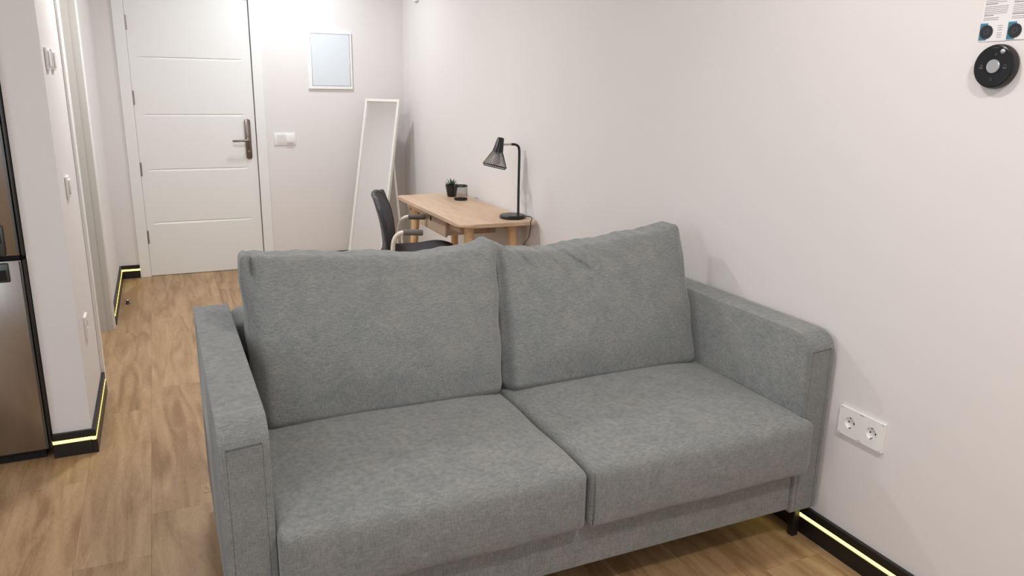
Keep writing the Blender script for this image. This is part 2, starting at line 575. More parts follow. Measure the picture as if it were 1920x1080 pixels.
# baseboards with a recessed light line
def baseboard(name, segs, label, led_segs=None):
    """segs: list of (axis, fixed coordinate, from, to, outward sign)"""
    r = thing(name, (0, 0, 0), label, kind='structure')
    low = bmesh.new(); up = bmesh.new(); led = bmesh.new()
    for ax, c, a, b, sg in segs:
        def add(bm, t, z0, z1, bev=0, c=c, a=a, b=b):
            lo, hi = min(c, c + sg * t), max(c, c + sg * t)
            if ax == 'y': add_box(bm, lo, hi, a, b, z0, z1, bev, 1)
            else: add_box(bm, a, b, lo, hi, z0, z1, bev, 1)
        add(low, .018, 0.0, .058, .001)
        add(up, .015, .071, .100, .001)
        add(led, .0135, .0575, .0715)
    link_obj('lower_board', low, M_black, r)
    link_obj('upper_board', up, M_black, r)
    tag(link_obj('light_strip', led, M_led, r), 'glowing yellowish light strip')
    return r
baseboard('baseboard_right', [('y', WX, FY0, BY, -1)], 'black skirting with glowing line along the right wall')
baseboard('baseboard_left', [('y', LX, KY - .018, OY0 - .086, 1), ('x', KY, -.489, LX, -1)], 'black skirting with glowing line round the wall end by the fridge')
baseboard('baseboard_hall', [('y', LX, OY1 + .085, BY - .018, 1)], 'black skirting with glowing line on the left hall wall beyond the side door')
baseboard('baseboard_back', [('x', BY, LX, DL - .077, -1)], 'short black skirting left of the entrance door')
baseboard('baseboard_corner', [('x', BY, DR + .085, WX - .018, -1)], 'black skirting behind the mirror')

# entrance door
d1 = thing('door_1', (.285, BY, 0), 'white entrance door with four horizontal grooves', kind='structure')
bm = bmesh.new()
yf = BY + .006
xs = [DL, -.09, -.05, .60, .64, DR]
gz = [0.415, 0.818, 1.2235, 1.632]
zs = [0.004]
for g in gz: zs += [g - .012, g - .004, g, g + .006]
zs.append(DT)
grid = [[None] * len(zs) for _ in xs]
for i, x in enumerate(xs):
    for j, z in enumerate(zs):
        dep = 0
        if 0 < i < len(xs) - 1 and any(abs(z - g) < 1e-6 for g in gz) and 2 <= i <= 3: dep = .006
        if 0 < i < len(xs) - 1 and any(abs(z - g + .004) < 1e-6 for g in gz) and 2 <= i <= 3: dep = .004
        grid[i][j] = bm.verts.new((x, yf + dep, z))
for i in range(len(xs) - 1):
    for j in range(len(zs) - 1):
        bm.faces.new((grid[i][j], grid[i + 1][j], grid[i + 1][j + 1], grid[i][j + 1]))
bord = [e for e in bm.edges if len(e.link_faces) == 1]
ex = bmesh.ops.extrude_edge_only(bm, edges=bord)
for v in [g for g in ex['geom'] if isinstance(g, bmesh.types.BMVert)]: v.co.y = BY + .045
link_obj('door_leaf', bm, M_white, d1)
bm = bmesh.new()
fw = .078
add_box(bm, DL - fw, DL - .003, BY - .012, BY + .004, 0, DT + fw, .002, 1)
add_box(bm, DR + .006, DR + fw + .004, BY - .012, BY + .004, 0, DT + fw, .002, 1)
add_box(bm, DL - .006, DR + .006, BY - .012, BY + .004, DT + .006, DT + fw, .002, 1)
link_obj('door_frame', bm, M_white, d1)
bm = bmesh.new()
add_box(bm, DR + .003, DR + .02, BY + .010, BY + .06, 0, DT + .02)
add_box(bm, DL - .02, DR + .02, BY + .010, BY + .06, DT + .004, DT + .02)
link_obj('jamb', bm, M_groove, d1)
box('hinge_jamb', DL - .02, DL - .0015, BY + .0045, BY + .06, 0, DT + .02, M_white, d1)
box('door_backing', DL - .02, DR + .02, BY + .09, BY + .10, 0, DT + .02, M_groove, d1)
for hz in (1.867, 1.345, 0.825, 0.308):
    hb = bmesh.new()
    add_tube(hb, [(DL - .001, BY - .004, hz - .05), (DL - .001, BY - .004, hz + .05)], .0065, 10)
    add_box(hb, DL, DL + .010, BY + .0015, BY + .0065, hz - .048, hz + .048)
    link_obj('hinge', hb, M_hinge, d1, smooth=40)
hp = bmesh.new()
out = rounded_outline([(.624, .885), (.668, .885), (.668, 1.192), (.624, 1.192)], .019, 6)
add_prism(hp, out, lambda a, b: Vector((a, BY + .0055, b)), lambda a, b: Vector((a, BY - .008, b)), .003, 2)
hplate = link_obj('handle_plate', hp, M_steel, d1, smooth=40)
lv = bmesh.new()
add_tube(lv, smooth_path([(.646, BY - .006, 1.030), (.646, BY - .045, 1.030), (.636, BY - .055, 1.030), (.60, BY - .057, 1.030), (.525, BY - .055, 1.028)], 5), .008, 12)
add_lathe(lv, [(.0, 0), (.017, 0), (.017, .010), (.012, .012), (0, .012)], (.646, BY - .008, 1.030), (0, -1, 0), 20)
link_obj('lever', lv, M_steel, hplate, smooth=40)
kh = bmesh.new()
add_lathe(kh, [(0, 0), (.009, 0), (.009, .005), (0, .005)], (.646, BY - .008, .945), (0, -1, 0), 16)
link_obj('lock_cylinder', kh, M_hinge, hplate, smooth=40)

# side doorway on the left
d2 = thing('door_2', (LX, (OY0 + OY1) / 2, 0), 'white side door frame in the left hall wall', kind='structure')
bm = bmesh.new()
for (a, b, z0, z1) in ((OY0 - .085, OY0 + .002, 0, 2.155), (OY1 - .002, OY1 + .085, 0, 2.155), (OY0 + .002, OY1 - .002, 2.07, 2.155)):
    add_box(bm, LX - .001, LX + .013, a, b, z0, z1, .003, 1)
link_obj('casing', bm, M_white, d2, smooth=40)
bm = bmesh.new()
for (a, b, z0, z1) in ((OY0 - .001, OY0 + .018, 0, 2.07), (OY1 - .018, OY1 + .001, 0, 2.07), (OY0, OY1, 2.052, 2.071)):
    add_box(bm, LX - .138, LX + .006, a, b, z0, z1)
M_jamb = mat('shaded_white_jamb', srgb(192, 188, 181), 0.4)  # white frame greyed in its colour to stand in for the doorway's shade
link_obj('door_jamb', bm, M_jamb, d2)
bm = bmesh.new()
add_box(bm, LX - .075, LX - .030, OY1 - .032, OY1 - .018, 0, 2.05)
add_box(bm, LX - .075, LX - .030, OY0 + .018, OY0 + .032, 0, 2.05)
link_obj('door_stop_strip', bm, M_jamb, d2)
lf = box('door_leaf', LX - .136, LX - .095, OY0 + .02, OY1 - .02, .005, 2.05, M_white, d2)
lv = bmesh.new()
add_tube(lv, [(LX - .095, OY0 + .08, 1.03), (LX - .035, OY0 + .08, 1.03), (LX - .035, OY0 + .19, 1.03)], .008, 10)
link_obj('lever', lv, M_steel, lf, smooth=40)

# ceiling downlights (out of frame, they light the room)
for i, (x, y, p) in enumerate(DOWNLIGHTS):
    nm = ['by the entrance door', 'over the hall', 'above the sofa', 'left of the camera', 'right of the camera', 'over the kitchen side'][i]
    t = thing('ceiling_light', (x, y, CEIL - .02), 'round white recessed ceiling light ' + nm, 'ceiling light', 'round recessed ceiling lights')
    lathe('trim_ring', [(.105, .02), (.125, .02), (.125, .008), (.112, 0), (.105, .004)], (x, y, CEIL - .02), M_white, t, closed=True)
    lathe('diffuser', [(0, .004), (.106, .004), (.106, .006), (0, .006)], (x, y, CEIL - .02 + .003), M_lamp, t)

# ------------------------------------------------------------------ sofa
SF, SB = 1.65, 2.70
sofa = thing('sofa', (.98, 2.15, 0), 'grey-green two-seat fabric sofa against the right wall', 'sofa')

def arm_mesh(x0, x1, z0=.125, z1=.737, yf=SF, yb=SB, r=.075, e=.016):
    # side outline in (y,z), front top strongly rounded
    pts = rounded_outline([(yf, z0), (yb, z0), (yb, z1), (yf, z1)], [.006, .01, .03, r], 14)
    bm = bmesh.new()
    t = bmesh.new()
    A = [t.verts.new((x0, a, b)) for a, b in pts]
    B = [t.verts.new((x1, a, b)) for a, b in pts]
    t.faces.new(A[::-1]); t.faces.new(B)
    n = len(A)
    for k in range(n):
        t.faces.new((A[k], A[(k + 1) % n], B[(k + 1) % n], B[k]))
    ed = [ed for ed in t.edges if (ed.verts[0].co.x == ed.verts[1].co.x)]
    bmesh.ops.bevel(t, geom=ed, offset=e, segments=4, profile=0.55, affect='EDGES')
    merge(bm, t)
    return bm
AL0, AL1, AR0, AR1 = .058, .168, 1.787, 1.893
armL = link_obj('armrest', arm_mesh(AL0, AL1), M_fab, sofa, smooth=True)
armR = link_obj('armrest', arm_mesh(AR0, AR1), M_fab, sofa, smooth=True)
def seam_path(name, pts, parent, r=.0012):
    bm = bmesh.new(); add_tube(bm, pts, r, 6)
    return link_obj(name, bm, M_seam, parent, smooth=True)
def arm_seams(xi, xo, arm, inner):
    # cross seam on the front, just below the rounding, inner top edge seam and front edge seam
    fr = SF - .0002
    zc = .686
    e = .016
    a, b = xi, xo
    lo, hi = min(a, b) + e, max(a, b) - e
    seam_path('seam', [(lo, fr, zc - .004), (hi, fr, zc + .002)], arm)
    for x in (lo, hi):
        seam_path('seam', [(x, fr, zc), (x, fr, .13)], arm, .0005)
    # along the inner top edge to the rear
    xx = inner
    pts = rounded_outline([(SF + .004, .6), (SF + .004, .725), (SB - .02, .725)], [0, .07, 0], 8)
    seam_path('seam', [(xx, p[0], p[1]) for p in pts], arm, .0011)
arm_seams(AL0, AL1, armL, AL1 - .0038)
arm_seams(AR0, AR1, armR, AR0 + .0038)

# base, front panel, back
box('front_panel', .170, 1.783, SF + .006, SF + .05, .135, .30, M_fab, sofa, .008, 3)
box('seat_frame', .172, 1.781, SF + .05, SB - .02, .140, .285, M_under, sofa)
def back_func(u, v, w):
    q = round3(u, v, w, .808, .115, .295, .035)
    q.z += .006 * (1 - u * u) * (w > 0)
    return q + Vector((.977, 2.585, .43))
link_obj('back_panel', cubegrid(40, 10, 16, back_func), M_fab, sofa, smooth=True)

# seat cushions
def seat_mesh(x0, x1, seed):
    y0, y1, z0, z1 = 1.602, 2.46, .287, .470
    cx, cy, cz = (x0 + x1) / 2, (y0 + y1) / 2, (z0 + z1) / 2
    a, b, c = (x1 - x0) / 2, (y1 - y0) / 2, (z1 - z0) / 2
    def f(u, v, w):
        q = round3(u, v, w, a, b, c, .022)
        px, py = q.x / a, q.y / b
        if w > -.2:
            puff = .026 * (1 - abs(px) ** 4) * (1 - abs(py) ** 5)
            q.z += puff * max(0, min(1, (q.z / c + .4)))
        # front face bulges slightly forward and the top front edge is soft
        if q.y < 0:
            q.y -= .010 * (1 - (q.z / c) ** 2) * (1 - px ** 4) * max(0, -py) ** 6
        q.z -= .002 * gauss(py + 1, .10) * (1 if w > 0 else 0)
        q.z += .0025 * wob(q.x * 1.2, q.y * 1.2, 0, seed) * (1 if w > 0 else 0.2)
        q.x += .0022 * sin(q.y * 21 + seed) * abs(px) ** 8
        q.z += .002 * sin(q.x * 17 + seed * 2) * (1 if w < 0 else 0) * gauss(py + 1, .2)
        return q + Vector((cx, cy, cz))
    return cubegrid(56, 56, 14, f)
sc1 = link_obj('seat_cushion', seat_mesh(.171, .983, 1), M_fab, sofa, smooth=True)
sc2 = link_obj('seat_cushion', seat_mesh(.989, 1.803, 2), M_fab, sofa, smooth=True)
# right seat: inside it would touch the armrest, so its rear part is narrower
for v in sc2.data.vertices:
    wy = v.co.y + WLOC[sofa].y
    wx = v.co.x + WLOC[sofa].x
    if wy > SF - .006 and wx > 1.783:
        v.co.x = 1.783 - WLOC[sofa].x + (wx - 1.803) * .02
for nm, x0, x1, par in (('seam_left', .171, .983, sc1), ('seam_right', .989, 1.803, sc2)):
    for x in ((x0 + .010,) if nm == 'seam_right' else ()):
        bm = bmesh.new(); add_tube(bm, [(x, 1.6025, .30), (x, 1.598, .36), (x, 1.5985, .41), (x, 1.604, .455)], .0012, 6)
        link_obj('seam', bm, M_seam, par, smooth=True)

# back cushions
SAG = {'left': ((-1, .004), (-.6, .012), (-.2, .020), (.43, .040), (.72, .036), (.86, .026), (1, .020)),
       'right': ((-1, .024), (-.78, .044), (-.27, .047), (.1, .036), (.55, .023), (.78, .015), (1, .009))}
def table(T, x):
    if x <= T[0][0]: return T[0][1]
    for (a, va), (b, vb) in zip(T, T[1:]):
        if x <= b:
            t = (x - a) / (b - a); t = t * t * (3 - 2 * t)
            return va + (vb - va) * t
    return T[-1][1]

def back_cushion(xl0, xl1, xr0, xr1, seed, kind):
    """xl0/xl1: left edge at the bottom/top; xr0/xr1: right edge at the bottom/top"""
    W2 = ((xr0 - xl0) + (xr1 - xl1)) / 4
    H = .50
    def f(u, v, w):
        # u across, v thickness (-1 front), w height; loosen the edge clustering
        q = round3(u, v, w, W2, .10, H / 2, .036)
        px = q.x / W2; py = q.y / .10; pz = q.z / (H / 2)
        t = (pz + 1) / 2
        bulge = .048 * (1 - abs(px) ** 3.2) * (1 - abs(pz) ** 2.6)
        yfront = 2.150 + .20 * t ** 1.15 - bulge
        yback = 2.440 + .035 * t + .035 * (1 - abs(px) ** 3) * max(0, t - .5)
        pinch = .50 * gauss(1 - abs(px), .06)
        mid = (yfront + yback) / 2
        k = (py + 1) / 2
        y = yfront * (1 - k) + yback * k
        y = y + (mid - y) * pinch * .35
        z = .472 + H * t
        top = max(0, t - .6) / .4
        z -= .013 * (1 - px ** 2) * top
        z += .008 * gauss(1 - abs(px), .08) * top
        L_ = xl0 + (xl1 - xl0) * t; R2 = xr0 + (xr1 - xr0) * t
        x = (L_ + R2) / 2 + px * (R2 - L_) / 2
        x -= .002 * px ** 3 * sin(pi * t)
        x += .0028 * sin(t * 19 + seed * 2) * abs(px) ** 6
        z += .0025 * sin(px * 11 + seed) * top + .0012 * sin(px * 43 + seed) * top
        y += .0035 * wob(x * 2.0, 0, z * 2.2, seed) * (1 - k)
        z -= table(SAG[kind], px) * max(0, t - .3) / .7
        # soft broad dents
        y += .006 * gauss(px + .1, .5) * gauss(pz + .75, .25) * (1 - k)
        def crease(p0, slope, depth, ln, sg):
            nonlocal y, z
            dz = 1.0 - pz
            across = (px - p0) - dz * slope
            fade = math.exp(-(dz / ln) ** 4)
            y += depth * gauss(across, sg) * fade * (1 - k * .5)
            y -= depth * .55 * gauss(across - sg * 2.2, sg * 1.6) * fade * (1 - k * .5)
            z -= depth * .35 * gauss(px - p0, sg * 1.5) * top
        if kind == 'right':
            crease(-.80, .50, .012, .26, .022)
            crease(-.52, .50, .010, .34, .018)
            crease(-.34, .62, .014, .42, .018)
            crease(-.12, .55, .007, .22, .020)
            z -= .010 * gauss(px + .62, .30) * top
            z += .006 * gauss(px - .85, .2) * top
            y += .012 * gauss(px + .97, .03) * (1 - k)
        else:
            z += .010 * gauss(px - .95, .05) * top
            crease(.30, -.03, .006, .22, .022)
            crease(-.93, .02, .024, .22, .014)
            crease(.80, .10, .006, .20, .03)
        return Vector((x, y, z))
    return cubegrid(150, 14, 110, f)
bc1 = link_obj('back_cushion', back_cushion(.198, .188, .988, 1.032, 1, 'left'), M_fab, sofa, smooth=True)
bc2 = link_obj('back_cushion', back_cushion(.985, 1.024, 1.780, 1.801, 3, 'right'), M_fab, sofa, smooth=True)
# legs
for (x, y) in ((1.862, 1.70), (.10, 1.70), (1.862, 2.62), (.10, 2.62)):
    bm = bmesh.new()
    add_box(bm, x - .0125, x + .0125, y - .0125, y + .0125, .0, .127, .002, 1)
    link_obj('leg', bm, M_blackm, sofa, smooth=40)

# ------------------------------------------------------------------ desk
desk = thing('desk', (1.67, 4.4, 0), 'light birch writing desk with one drawer against right wall', 'desk')
bm = bmesh.new()
o2 = rounded_outline([(1.445, 3.80), (1.893, 3.79), (1.893, 5.03), (1.440, 5.03)], [.10, .025, .025, .05], 8)
add_prism(bm, o2, lambda a, b: Vector((a, b, .722)), lambda a, b: Vector((a, b, .742)), .006, 3)
link_obj('tabletop', bm, M_birch, desk, smooth=40)
bm = bmesh.new()
add_box(bm, 1.52, 1.84, 3.96, 3.978, .690, .7215)
add_box(bm, 1.50, 1.84, 4.915, 4.933, .655, .7215)
add_box(bm, 1.835, 1.853, 3.96, 4.933, .655, .7215)
add_box(bm, 1.50, 1.518, 3.96, 4.13, .67, .7215)
add_box(bm, 1.49, 1.508, 4.635, 4.933, .68, .7215)
link_obj('apron', bm, M_birch, desk)
dr = box('drawer', 1.478, 1.492, 4.142, 4.622, .612, .708, M_birch, desk, .0015, 1)
bm = bmesh.new()
add_box(bm, 1.4925, 1.80, 4.150, 4.162, .62, .70)
add_box(bm, 1.4925, 1.80, 4.602, 4.614, .62, .70)
add_box(bm, 1.4925, 1.80, 4.162, 4.602, .62, .628)
link_obj('drawer_box', bm, M_birch, dr)
bm = bmesh.new()
add_lathe(bm, [(0, 0), (.013, 0), (.013, .0015), (0, .0015)], (1.4785, 4.405, .684), (-1, 0, 0), 20)
for v in bm.verts: v.co.z = .684 + (v.co.z - .684) * 1.35
link_obj('finger_hole', bm, M_soil, dr)
for (x, y) in ((1.545, 3.93), (1.805, 3.93), (1.535, 4.87), (1.805, 4.885)):
    sx = (-.035 if x < 1.7 else .03); sy = (-.03 if y < 4.4 else .04)
    bm = bmesh.new()
    add_tube(bm, [(x, y, .7215), (x + sx * .2, y + sy * .2, .58), (x + sx, y + sy, .0)], [.029, .027, .017], 20)
    link_obj('leg', bm, M_birchleg, desk, smooth=50)

# desk lamp
lamp = thing('desk_lamp', (1.812, 3.935, .742), 'black metal desk lamp with wire mesh cone shade', 'lamp')
lathe('lamp_base', [(0, 0), (.070, 0), (.074, .004), (.074, .014), (.068, .021), (0, .023)], (1.812, 3.935, .742), M_blackm, lamp, seg=48)
pole = [(1.862, 3.965, .764), (1.868, 3.98, .90), (1.876, 3.995, 1.09)]
arc = [(1.876, 3.996, 1.115), (1.872, 3.998, 1.138), (1.858, 4.0, 1.150), (1.838, 4.0, 1.1535), (1.826, 4.0, 1.1535)]
tube('pole', [Vector(p) for p in pole] + smooth_path(arc, 5), .0072, M_blackm, lamp)
M_chrome = mat('pale_grey_metal', srgb(190, 186, 182), .3, .8)
tube('elbow', [(1.8262, 4.0, 1.1535), (1.775, 4.0, 1.153)], .0058, M_chrome, lamp)
shade_ax = Vector((-.235, .0, -1)).normalized()
apex = Vector((1.762, 4.0, 1.192))
lathe('shade_cap', [(0, 0), (.017, 0), (.019, .003), (.031, .082), (.028, .082), (.016, .004), (0, .004)], apex, M_blackm, lamp, axis=shade_ax, seg=32)
sh = bmesh.new()
segn, rows = 32, 13
rr = []
for j in range(rows + 1):
    t = j / rows
    r = .030 + (.069 - .030) * min(1, t / .88) if t < .88 else .069 - .008 * (t - .88) / .12
    hgt = .080 + .090 * t
    u = Vector((0, 1, 0)); wv = shade_ax.cross(u)
    rr.append([sh.verts.new(apex + shade_ax * hgt + (u * cos(2 * pi * (k + .5 * (j % 2)) / segn) + wv * sin(2 * pi * (k + .5 * (j % 2)) / segn)) * r) for k in range(segn)])
for j in range(rows):
    for k_ in range(segn):
        a, b = rr[j], rr[j + 1]
        if j % 2 == 0:
            sh.faces.new((a[k_], a[(k_ + 1) % segn], b[k_])); sh.faces.new((a[(k_ + 1) % segn], b[(k_ + 1) % segn], b[k_]))
        else:
            sh.faces.new((a[k_], b[(k_ + 1) % segn], b[k_])); sh.faces.new((a[k_], a[(k_ + 1) % segn], b[(k_ + 1) % segn]))
shade = link_obj('mesh_shade', sh, M_blackm, lamp)
wm = shade.modifiers.new('wire', 'WIREFRAME'); wm.thickness = .0013; wm.use_boundary = True
for (hh, r) in ((.080 + .090 * .88, .0695), (.170, .0615)):
    bm = bmesh.new()
    u = Vector((0, 1, 0)); wv = shade_ax.cross(u)
    pts = [apex + shade_ax * hh + (u * cos(2 * pi * q / 40) + wv * sin(2 * pi * q / 40)) * r for q in range(41)]
    add_tube(bm, pts, .0020, 8, caps=False)
    link_obj('shade_rim', bm, M_blackm, lamp, smooth=True)
M_bulb = mat('white_glass_bulb', srgb(236, 232, 226), .2)
lathe('bulb', [(0, .070), (.012, .070), (.014, .095), (.024, .115), (.027, .132), (.020, .150), (0, .157)], apex, M_bulb, lamp, axis=shade_ax, seg=24)
tube('power_cord', smooth_path([(1.878, 3.93, .752), (1.888, 3.86, .757), (1.872, 3.80, .756), (1.850, 3.772, .748), (1.845, 3.765, .71), (1.835, 3.765, .66), (1.800, 3.768, .60), (1.79, 3.80, .40), (1.84, 3.86, .12), (1.86, 3.9, .006)], 6), .0026, M_blackm, lamp, seg=8)

# plant
plant = thing('potted_succulent', (1.785, 4.87, .742), 'small green succulent in a black tapered pot on the desk', 'plant')
lathe('pot', [(0, 0), (.028, 0), (.030, .003), (.041, .070), (.043, .072), (.043, .080), (.038, .080), (.037, .068), (0, .066)], (1.785, 4.87, .742), M_blackm, plant, seg=32)
lathe('soil', [(0, .0), (.036, .0), (.0, .003)], (1.785, 4.87, .810), M_soil, plant, seg=20)
def leaf_mesh(base, direction, length, width, curl):
    bm = bmesh.new()
    d = Vector(direction).normalized()
    side = d.cross(Vector((0, 0, 1)))
    side = side.normalized() if side.length > .05 else Vector((1, 0, 0))
    nrm = side.cross(d)
    n = 7
    pr = None
    for i in range(n + 1):
        t = i / n
        c = Vector(base) + d * length * t + Vector((0, 0, 1)) * curl * t * t
        wd = width * (0.55 + 1.3 * t) * (1 - t) ** .7 + .0004
        th = .0035 * (1 - t) + .0003
        ring = [bm.verts.new(c + side * wd), bm.verts.new(c + nrm * th), bm.verts.new(c - side * wd), bm.verts.new(c - nrm * th)]
        if pr:
            for q in range(4): bm.faces.new((pr[q], pr[(q + 1) % 4], ring[(q + 1) % 4], ring[q]))
        else: bm.faces.new(ring)
        pr = ring
    bm.faces.new(pr)
    return bm
rnd = random.Random(3)
for i in range(22):
    a = i * 2.39996
    el = .35 + .95 * i / 22
    L_ = rnd.uniform(.042, .056)
    link_obj('leaf', leaf_mesh((1.785 + .006 * cos(a), 4.87 + .006 * sin(a), .812), (cos(a) * cos(el), sin(a) * cos(el), sin(el)), L_, .0065, .004), M_green, plant, smooth=40)

# pen cup
cup = thing('pen_cup', (1.786, 4.70, .742), 'empty black wire mesh pen cup beside the succulent', 'pen cup')
cm = bmesh.new()
segn, rows = 26, 13
rg = [[cm.verts.new((1.786 + .042 * cos(2 * pi * k_ / segn), 4.70 + .042 * sin(2 * pi * k_ / segn), .748 + .085 * j / rows)) for k_ in range(segn)] for j in range(rows + 1)]
for j in range(rows):
    for k_ in range(segn):
        cm.faces.new((rg[j][k_], rg[j][(k_ + 1) % segn], rg[j + 1][(k_ + 1) % segn], rg[j + 1][k_]))
cupm = link_obj('mesh_wall', cm, M_blackm, cup)
wm = cupm.modifiers.new('wire', 'WIREFRAME'); wm.thickness = .0012
lathe('cup_base', [(0, 0), (.043, 0), (.044, .002), (.044, .010), (.041, .010), (.041, .004), (0, .004)], (1.786, 4.70, .742), M_blackm, cup)
lathe('cup_rim', [(.0405, .088), (.044, .088), (.045, .093), (.044, .097), (.0405, .097)], (1.786, 4.70, .742), M_blackm, cup, closed=True)

# ------------------------------------------------------------------ desk chair (faces the desk)
chair = thing('office_chair', (1.30, 4.26, 0), 'grey mesh-back office chair with pale tubular armrests', 'chair', rotz=radians(-20))
# local frame: +x = forward, y = width
def chair_back_func(u, v, w):
    # u thickness, v width, w height
    q = round3(u, v, w, .011, .215, .215, .010)
    pz = q.z / .215; py = q.y / .215
    if abs(pz) > .5:
        q.y *= 1 - .16 * ((abs(pz) - .5) / .5) ** 2
    t = (pz + 1) / 2
    x = -.115 - .055 * t + .022 * sin(pi * t) + q.x - .035 * (1 - py * py)
    return Vector((x, q.y, .475 + .388 * t))
back = link_obj('backrest', cubegrid(4, 24, 24, chair_back_func), M_mesh, chair, smooth=True, local=True)
bm = bmesh.new()
loop = []
for i in range(49):
    a = 2 * pi * i / 48
    cv, sv = cos(a), sin(a)
    py = math.copysign(abs(cv) ** .55, cv); pz = math.copysign(abs(sv) ** .55, sv)
    yy = .215 * py
    if abs(pz) > .5: yy *= 1 - .16 * ((abs(pz) - .5) / .5) ** 2
    t = (pz + 1) / 2
    loop.append((-.115 - .055 * t + .022 * sin(pi * t) - .035 * (1 - py * py), yy, .475 + .388 * t))
add_tube(bm, loop, .013, 8, caps=False)
link_obj('back_frame', bm, M_chairframe, chair, smooth=True, local=True)
def seat_func(u, v, w):
    q = round3(u, v, w, .225, .235, .028, .026)
    px = q.x / .225; py = q.y / .235
    q.y *= 1 - .06 * max(0, -px)
    z = .490 + q.z + .010 * (1 - px ** 2) * (w > 0) + .018 * max(0, px) - .03 * max(0, px - .6) ** 2 * 4
    z += .012 * gauss(px - .45, .35)
    return Vector((q.x + .04, q.y, z))
link_obj('seat', cubegrid(24, 24, 6, seat_func), M_seat, chair, smooth=True, local=True)
for s in (-1, 1):
    yy = s * .262
    ar = tube('armrest', smooth_path([(-.085, s * .20, .43), (-.085, yy - s * .015, .435), (-.085, yy, .46), (-.083, yy, .56), (-.077, yy, .625), (-.058, yy, .664), (-.025, yy, .680), (.02, yy, .680)], 6), .0125, M_chair_metal, chair, local=True)
    WLOC[ar] = Vector()
    bm = bmesh.new()
    add_tube(bm, [(-.022, yy, .682), (-.018, yy, .682), (.080, yy, .680), (.086, yy, .680)], [.012, .017, .017, .013], 16)
    link_obj('arm_pad', bm, M_pad, ar, smooth=40, local=True)
bm = bmesh.new()
add_tube(bm, [(-.085, -.20, .432), (-.085, .20, .432)], .012, 12)
add_box(bm, -.10, .12, -.08, .08, .405, .462, .006)
link_obj('seat_bracket', bm, M_chair_metal, chair, smooth=40, local=True)
bm = bmesh.new()
add_tube(bm, smooth_path([(-.05, 0, .415), (-.12, 0, .41), (-.146, 0, .46), (-.150, 0, .56)], 5), .014, 10)
link_obj('back_bracket', bm, M_chairframe, chair, smooth=40, local=True)
lathe('gas_lift', [(0, .10), (.026, .10), (.026, .25), (.016, .252), (.016, .41), (0, .41)], (0.02, 0, 0), M_chairframe, chair, seg=20, local=True)
for i in range(5):
    a = 2 * pi * i / 5 + .3
    ca, sa = cos(a), sin(a)
    bm = bmesh.new()
    add_tube(bm, [(.02, 0, .115), (.02 + .26 * ca, .26 * sa, .075)], [.022, .014], 10)
    lg = link_obj('base_leg', bm, M_chair_metal, chair, smooth=50, local=True)
    bm = bmesh.new()
    c0 = Vector((.02 + .26 * ca, .26 * sa, .027))
    add_lathe(bm, [(0, -.012), (.024, -.012), (.027, -.009), (.027, .009), (.024, .012), (0, .012)], c0, (-sa, ca, 0), 20)
    add_tube(bm, [c0 + Vector((0, 0, .01)), c0 + Vector((0, 0, .055))], .008, 8)
    WLOC[lg] = Vector()
    link_obj('caster', bm, M_chairframe, lg, smooth=50, local=True)

# ------------------------------------------------------------------ standing mirror
mirror = thing('standing_mirror', (1.5, 6.0, 0), 'tall narrow white-framed mirror leaning in the back corner', 'mirror')
TL = Vector((1.567, 6.305, 1.352)); TR = Vector((1.778, 6.050, 1.358))
TR.z = TL.z = 1.357
ux = (TR - TL).normalized(); wM = (TR - TL).length
nn = Vector((ux.y, -ux.x, 0))
if nn.y > 0: nn = -nn
dvec = (nn * .33 + Vector((0, 0, -1.357)))
HM = dvec.length; dv = dvec.normalized()
fn = ux.cross(dv).normalized()
if fn.dot(nn) < 0: fn = -fn
def mp_(a, b, c):   # a along the width, b down the length, c out of the face
    return TL + ux * a + dv * b + fn * c
def slab(bm, a0, a1, b0, b1, c0, c1, bev=0):
    t = bmesh.new()
    bmesh.ops.create_cube(t, size=1)
    for v in t.verts:
        v.co = Vector((a0 + (v.co.x + .5) * (a1 - a0), b0 + (v.co.y + .5) * (b1 - b0), c0 + (v.co.z + .5) * (c1 - c0)))
    if bev: bmesh.ops.bevel(t, geom=list(t.edges), offset=bev, segments=1, affect='EDGES')
    for v in t.verts: v.co = mp_(*v.co)
    merge(bm, t)
bm = bmesh.new()
fwm = .021
slab(bm, 0, fwm, 0, HM, -.028, 0, .0015)
slab(bm, wM - fwm, wM, 0, HM, -.028, 0, .0015)
slab(bm, fwm, wM - fwm, 0, fwm, -.028, 0, .0015)
slab(bm, fwm, wM - fwm, HM - fwm, HM, -.028, 0, .0015)
link_obj('mirror_frame', bm, M_mirrorframe, mirror)
bm = bmesh.new(); slab(bm, fwm - .002, wM - fwm + .002, fwm - .002, HM - fwm + .002, -.016, -.012)
link_obj('mirror_glass', bm, M_mirrorglass, mirror)
bm = bmesh.new(); slab(bm, fwm - .002, wM - fwm + .002, fwm - .002, HM - fwm + .002, -.0275, -.0165)
link_obj('back_board', bm, M_board, mirror)
# fold-out rear support
bm = bmesh.new()
hz = .50
pA = mp_(wM - .012, hz, -.034); pB = mp_(.012, hz, -.034)
fA = Vector((pA.x - nn.x * .03, pA.y - nn.y * .03, .0)); 
fA = Vector((min(1.875, pA.x + .075), pA.y - .005, .010)); fB = Vector((pB.x + .13, min(6.33, pB.y + .03), .010))
add_tube(bm, [pA, fA], .009, 8); add_tube(bm, [pB, fB], .009, 8)
add_tube(bm, [fA, fB], .009, 8)
link_obj('rear_support', bm, M_mirrorframe, mirror, smooth=50)

